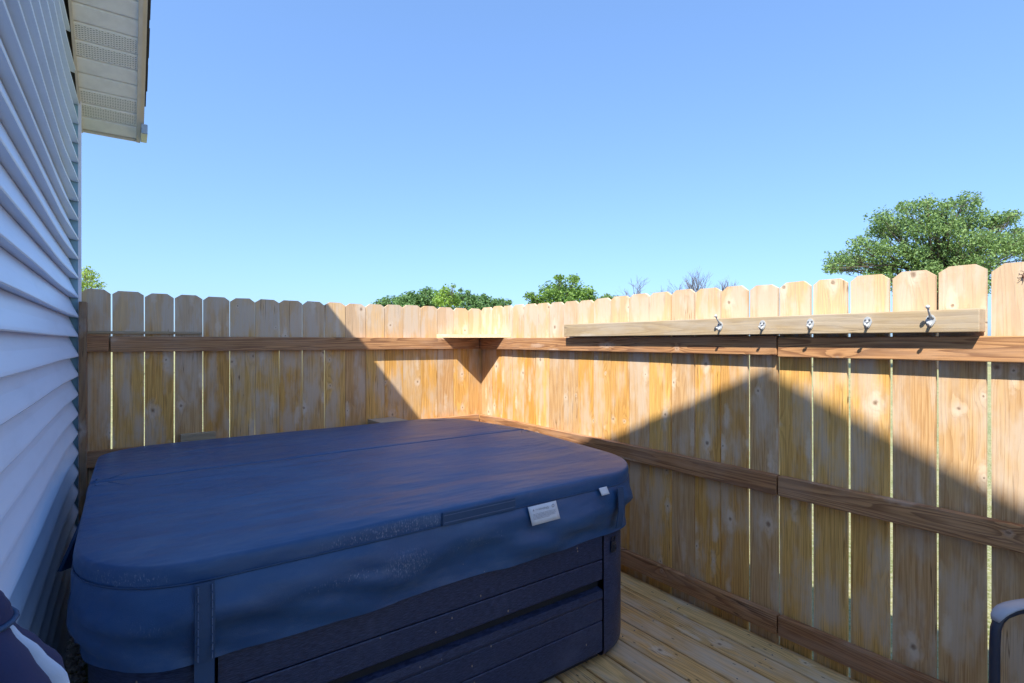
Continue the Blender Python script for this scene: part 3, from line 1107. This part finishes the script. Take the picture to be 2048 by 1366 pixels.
for k in range(NP):
    V, Fc = [], []
    sub = 12
    for (z, r_, dp) in [p_ for p_ in prof if p_[0] < 1.047]:
        for i in range(sub + 1):
            t = i / sub
            lo_, hi_ = (k - .33, k + 1.33) if k % 2 == 0 else (k + .33, k + .67)
            a = 2 * math.pi * (lo_ + (hi_ - lo_) * t) / NP + .35
            rr = r_ * (1 - dp * (1 - math.sin(math.pi * t)) * .6) * (1 + .06 * mnoise.noise(Vector((a * 2, z * 7, 1))))
            x = rr * math.cos(a + (1.0 - z) * .6)
            y = rr * math.sin(a + (1.0 - z) * .6)
            V.append((x * .62 + .30 * max(0, r_ - .03), y - .12 * max(0, r_ - .03), z))
    for j in range(len(V) // (sub + 1) - 1):
        for i in range(sub):
            a_ = j * (sub + 1) + i
            Fc.append((a_, a_ + 1, a_ + sub + 2, a_ + sub + 1))
    raw("canopy_panel", V, Fc, m_navy if k % 2 == 0 else m_white_fab, um, smooth=True)
tp_ = [p_ for p_ in prof if p_[0] > 1.040][::-1]
MB().tube([(0, 0, p_[0]) for p_ in tp_], [p_[1] * .86 for p_ in tp_], 14).build("canopy_tip", m_navy, um)
MB().tube([(0.0305 * math.cos(a) * .9, .0305 * math.sin(a), 1.045 + .004 * math.sin(a)) for a in [2 * math.pi * i / 16 for i in range(17)]], .0038, 6, cap=False).build("tie", m_strap, um)

# ------------------------------------------------------------------ patio chair, mostly out of frame on the right
ch = empty("patio_chair", (-.398, -3.754, 0), R(-30))
tag(ch, "dark metal patio chair with a curved grey armrest by the right fence", "chair")
# local frame: +x is the back of the chair, +y the side whose arm shows
HW = .265
for sy in (1, -1):
    y = sy * HW
    MB().tube([(-.205, y, .0), (-.210, y, .30), (-.208, y, .54), (-.205, y, .585), (-.195, y, .608), (-.176, y, .624), (-.14, y, .634), (-.10, y, .638), (-.04, y, .640), (.10, y, .640), (.20, y, .637)], .0125, 10).build("arm_frame", m_powder, ch)
    ar = MB()
    pts = [(-.207, .606), (-.203, .617), (-.194, .628), (-.180, .637), (-.160, .644), (-.135, .648), (-.10, .651), (-.05, .653), (.0, .654), (.10, .653), (.19, .650)]
    for (xa, za), (xb, zb) in zip(pts, pts[1:]):
        pass
    ar.tube([(xa, y, za + .001) for xa, za in pts], [.012, .017, .020, .022, .022, .022, .022, .022, .022, .022, .021], 12, flat=.36)
    ar.build("armrest", m_arm, ch)
    MB().tube([(.20, y, .0), (.205, y, .30), (.215, y, .65), (.235, y, .95)], .0125, 10).build("back_leg", m_powder, ch)
    MB().tube([(-.207, y, .40), (.205, y, .37)], .011, 8).build("side_rail", m_powder, ch)
MB().box(-.21, .20, -HW + .012, HW - .012, .385, .40, .004).build("seat", m_sling, ch, (0, 0, 0), (0, R(3), 0))
MB().box(.205, .217, -HW + .012, HW - .012, .45, .95, .004).build("backrest", m_sling, ch, (0, 0, 0), (0, 0, 0))
MB().tube([(.235, -HW, .95), (.245, -HW * .6, .975), (.245, HW * .6, .975), (.235, HW, .95)], .0125, 10).build("top_rail", m_powder, ch)

# ------------------------------------------------------------------ insect on the last picket
ins = empty("insect", (-.004, -3.405, 1.632))
tag(ins, "small brown long-legged insect clinging to the rightmost fence picket", "insect")
MB().ball((0, .001, -.001), .0042, 8, 6, (.7, .8, 1.7)).ball((0, -.002, .009), .0032, 8, 6).build("body", m_insect, ins)
for pts in ([(0, .003, -.004), (-.003, .008, -.008), (0, .014, -.015)], [(0, -.001, -.006), (-.003, -.001, -.014), (0, .002, -.022)], [(0, -.003, .012), (-.003, .004, .018), (0, .009, .018)],
            [(0, -.006, .012), (-.003, -.010, .015), (0, -.014, .012)], [(0, -.004, .002), (-.003, -.009, -.001), (0, -.013, -.006)], [(0, .004, .004), (-.003, .009, .006), (0, .013, .004)]):
    MB().tube(pts, .0008, 5).build("leg", m_insect, ins)

# ------------------------------------------------------------------ trees beyond the fence
GZ = -.23


def leaves(lobes, size, n_per_m2, seed, gap=-.14):
    rnd = random.Random(seed)
    V, Fc = [], []
    for (c, r, sq) in lobes:
        n = int(n_per_m2 * r * r)
        for i in range(n):
            d = Vector((rnd.gauss(0, 1), rnd.gauss(0, 1), rnd.gauss(0, 1) * .9 + .12)).normalized()
            nz = 1 + .38 * mnoise.noise(Vector((c.x + d.x * 1.7, c.y + d.y * 1.7, c.z + d.z * 1.7)) * 1.3)
            rad = r * nz * (rnd.random() ** .42)
            p = c + Vector((d.x * rad, d.y * rad, d.z * rad * sq))
            # leaf sprays gather into tufts
            if mnoise.noise(p * (1.5 / r) + Vector((seed, 0, 0))) + .55 * mnoise.noise(p * (4.2 / r)) < gap: continue
            q = (d * .6 + Vector((rnd.gauss(0, 1), rnd.gauss(0, 1), rnd.gauss(0, 1) + .7))).normalized()
            a = q.orthogonal().normalized()
            a = Matrix.Rotation(rnd.random() * 6.28, 3, q) @ a
            b = q.cross(a)
            s = size * rnd.uniform(.6, 1.3)
            k = len(V)
            V += [p - a * s, p + b * s * .5 + q * s * .15, p + a * s, p - b * s * .5 + q * s * .15]
            Fc.append((k, k + 1, k + 2, k + 3))
    return V, Fc


def tree(name, label, cat, base, lobes, trunk_r, leafm, size, dens, seed, group=None):
    t = empty(name, base)
    tag(t, label, cat, group)
    rnd = random.Random(seed)
    lo = [(c - base, r, sq) for c, r, sq in lobes]
    top = max(c.z for c, r, sq in lo)
    mx = sum(c.x for c, r, sq in lo) / len(lo)
    my = sum(c.y for c, r, sq in lo) / len(lo)
    fork = Vector((mx * .3, my * .3, top * .33))
    m = MB()
    m.tube([(0, 0, -.1), (0, 0, .15), tuple(fork * .6), tuple(fork), (mx * .7, my * .7, top * .6), (mx, my, top * .74)], [trunk_r * 1.5, trunk_r * 1.1, trunk_r, trunk_r * .85, trunk_r * .45, trunk_r * .08], 9)
    for c, r, sq in lo:
        s = fork.lerp(Vector((mx, my, top * .9)), rnd.uniform(0, .55) if c.z > fork.z else 0)
        mid = s.lerp(c, .5) + Vector((rnd.gauss(0, 1), rnd.gauss(0, 1), rnd.gauss(0, 1))) * (r * .22)
        m.tube([tuple(s), tuple(mid), tuple(c), tuple(c + Vector((rnd.gauss(0, .4), rnd.gauss(0, .4), .5)) * r)], [trunk_r * .34, trunk_r * .17, trunk_r * .08, .006], 6)
        for k in range(4):
            e = c + Vector((rnd.gauss(0, 1), rnd.gauss(0, 1), rnd.gauss(.3, .8))).normalized() * r * .8
            m.tube([tuple(mid.lerp(c, .6)), tuple(mid.lerp(e, .6)), tuple(e)], [trunk_r * .08, trunk_r * .05, .005], 5)
    m.build("trunk", m_bark, t)
    V, Fc = leaves(lo, size, dens, seed)
    raw("crown", [tuple(v) for v in V], Fc, leafm, t)
    return t


def lobes_from(list_, dist, depth, seed, copies=2):
    rnd = random.Random(seed)
    out = []
    for (px, py, pr) in list_:
        for k in range(copies):
            dd = dist + rnd.uniform(-depth, depth)
            c = at(px + rnd.uniform(-.25, .25) * pr * (k > 0), py + rnd.uniform(-.15, .25) * pr * (k > 0), dd)
            out.append((c, pr * dist / 1053.0 * (1.08 if k == 0 else .95), .8))
    return out


def ground_at(px, dist):
    g = at(px, 683, dist)
    g.z = GZ
    return g


lm_oak = leaf_mat("oak_leaves", (.05, .11, .04), (.26, .38, .13))
lm_round = leaf_mat("maple_leaves", (.075, .16, .03), (.20, .32, .07))
lm_dark = leaf_mat("juniper_needles", (.06, .14, .05), (.17, .29, .10))
lm_lime = leaf_mat("young_leaves", (.13, .24, .035), (.28, .42, .08))
lm_left = leaf_mat("locust_leaves", (.16, .26, .04), (.34, .46, .10))

oak = [(1080, 165, 70), (1010, 220, 80), (930, 140, 75), (1230, 125, 95), (780, 175, 85), (600, 250, 95), (560, 335, 70), (700, 340, 125), (900, 320, 135), (1100, 300, 125), (1270, 270, 135), (1450, 265, 90), (1560, 245, 70),
       (1590, 340, 60), (1560, 450, 110), (1400, 420, 125), (1200, 430, 140), (1000, 480, 125), (800, 500, 120), (600, 470, 110), (440, 430, 80), (430, 560, 120), (290, 570, 100), (225, 620, 55),
       (620, 610, 110), (900, 610, 110), (1150, 570, 115), (1350, 560, 110), (1640, 480, 70), (1700, 400, 80), (1720, 540, 80), (560, 720, 110), (800, 730, 120), (1050, 730, 120), (1300, 720, 120), (1550, 640, 90)]
oak = [(1600 + x / 3.692, 370 + y / 3.692, r / 3.692) for x, y, r in oak]
tree("oak_tree", "broad dark green oak rising above the right end of the fence", "tree", ground_at(1880, 31), lobes_from(oak, 31, 2.2, 3, 3), .26, lm_oak, .080, 860, 11)
rt = [(1560, 210, 115), (1440, 235, 85), (1300, 265, 45), (1680, 255, 85), (1400, 300, 80), (1610, 140, 45), (1735, 295, 50), (1540, 330, 120), (1690, 360, 90), (1500, 130, 35), (1330, 310, 50), (1600, 420, 110), (1450, 420, 100)]
rt = [(700 + x / 3.595, 520 + y / 3.595, r / 3.595) for x, y, r in rt]
tree("maple_tree", "compact rounded green tree above the fence, right of the corner", "tree", ground_at(1128, 46), lobes_from(rt, 46, 1.5, 5, 2), .18, lm_round, .13, 560, 21)
tree("small_tree", "little dark green treetop just clearing the fence beside bare branches", "tree", ground_at(1222, 55),
     lobes_from([(1214, 596, 11), (1230, 600, 11), (1205, 604, 12), (1222, 618, 16)], 55, .6, 6, 2), .12, lm_oak, .14, 500, 31)
# the group behind the fence corner
tree("juniper_tree", "low dark evergreen at the left end of the trees behind the corner", "tree", ground_at(772, 42),
     lobes_from([(762, 607, 13), (780, 604, 14), (775, 624, 22), (745, 616, 11), (798, 603, 14)], 42, .7, 7, 2), .1, lm_dark, .11, 800, 41, "trees behind the fence corner")
tree("juniper_tree", "dark evergreen with a faint feathery top, second from left behind the corner", "tree", ground_at(822, 36),
     lobes_from([(822, 588, 9), (816, 597, 15), (832, 598, 15), (822, 616, 28), (803, 606, 15), (842, 606, 14)], 36, .7, 8, 2), .12, lm_dark, .10, 900, 42, "trees behind the fence corner")
tree("juniper_tree", "tall dark evergreen directly left of the bright green bush behind the corner", "tree", ground_at(856, 36),
     lobes_from([(856, 580, 8), (850, 588, 13), (866, 589, 13), (856, 606, 24), (842, 600, 15), (875, 604, 16)], 36, .7, 9, 2), .12, lm_dark, .10, 900, 43, "trees behind the fence corner")
tree("leafy_bush", "bright yellowish green bush standing tallest behind the fence corner", "bush", ground_at(893, 28),
     lobes_from([(906, 572, 6), (892, 580, 12), (884, 590, 15), (903, 591, 14), (895, 606, 22), (912, 604, 12), (878, 603, 12)], 28, .5, 10, 2), .08, lm_lime, .075, 1100, 44)
tree("juniper_tree", "slender evergreen spike directly right of the bright green bush", "tree", ground_at(932, 36),
     lobes_from([(937, 584, 6), (934, 592, 10), (924, 593, 13), (942, 599, 14), (930, 610, 24), (922, 581, 6), (915, 600, 15), (950, 606, 14)], 36, .6, 12, 2), .1, lm_dark, .09, 900, 45, "trees behind the fence corner")
tree("juniper_tree", "blue green evergreen above the corner shelf", "tree", ground_at(968, 38),
     lobes_from([(968, 593, 7), (962, 599, 11), (976, 601, 11), (966, 614, 22), (988, 605, 11), (950, 604, 12)], 38, .6, 13, 2), .1, lm_dark, .10, 900, 46, "trees behind the fence corner")
tree("juniper_tree", "shortest evergreen at the right end of the trees behind the corner", "tree", ground_at(1006, 40),
     lobes_from([(1003, 602, 8), (1016, 604, 9), (1008, 616, 18), (992, 609, 11)], 40, .6, 14, 2), .1, lm_dark, .10, 900, 47, "trees behind the fence corner")
tree("locust_tree", "airy yellow green treetop beside the white house corner", "tree", ground_at(176, 24),
     lobes_from([(172, 545, 14), (186, 556, 15), (168, 566, 18), (196, 572, 14), (178, 590, 26), (160, 550, 14), (150, 570, 18)], 24, .5, 15, 2), .09, lm_left, .06, 1000, 48)

# bare trees
def bare(label, px, top, dist, spread, seed):
    base = ground_at(px, dist)
    t = empty("bare_tree", base)
    tag(t, label, "tree", "bare trees beyond the right fence")
    rnd = random.Random(seed)
    H = at(px, top, dist).z - GZ
    m = MB()
    tw = MB()

    def grow(p, d, ln, r, depth, mb):
        q = p + d * ln
        mid = p.lerp(q, .5) + Vector((rnd.gauss(0, 1), rnd.gauss(0, 1), rnd.gauss(0, 1))) * ln * .06
        mb.tube([tuple(p), tuple(mid), tuple(q)], [r, r * .85, r * .65], 5 if depth else 7, cap=False)
        if depth >= 5: return
        for k in range(3 if depth < 4 else 2):
            nd = (d + Vector((rnd.gauss(0, 1), rnd.gauss(0, 1), rnd.gauss(.25, .5))) * spread).normalized()
            s = p.lerp(q, rnd.uniform(.55, 1.0))
            grow(s, nd, ln * rnd.uniform(.62, .8), max(.009, r * .56), depth + 1, tw)

    grow(Vector((0, 0, 0)), Vector((0, 0, 1)), H * .36, .16, 0, m)
    oa = m.build("trunk", m_twig, t)
    ob = tw.build("branches", m_twig, t)
    zmax = max(v.co.z for v in ob.data.vertices)
    for c in (oa, ob):
        for v in c.data.vertices: v.co *= H / zmax
    return t


bare("leafless tree with crooked spreading twigs, leftmost of the bare trees", 1272, 553, 52, .5, 105)
bare("leafless tree with a dense twiggy crown, between two other bare trees", 1338, 554, 52, .5, 111)
bare("tallest leafless tree with upright thin branches", 1396, 533, 52, .25, 110)
bare("low leafless tree with upright twigs, rightmost of the bare trees", 1453, 552, 52, .22, 110)
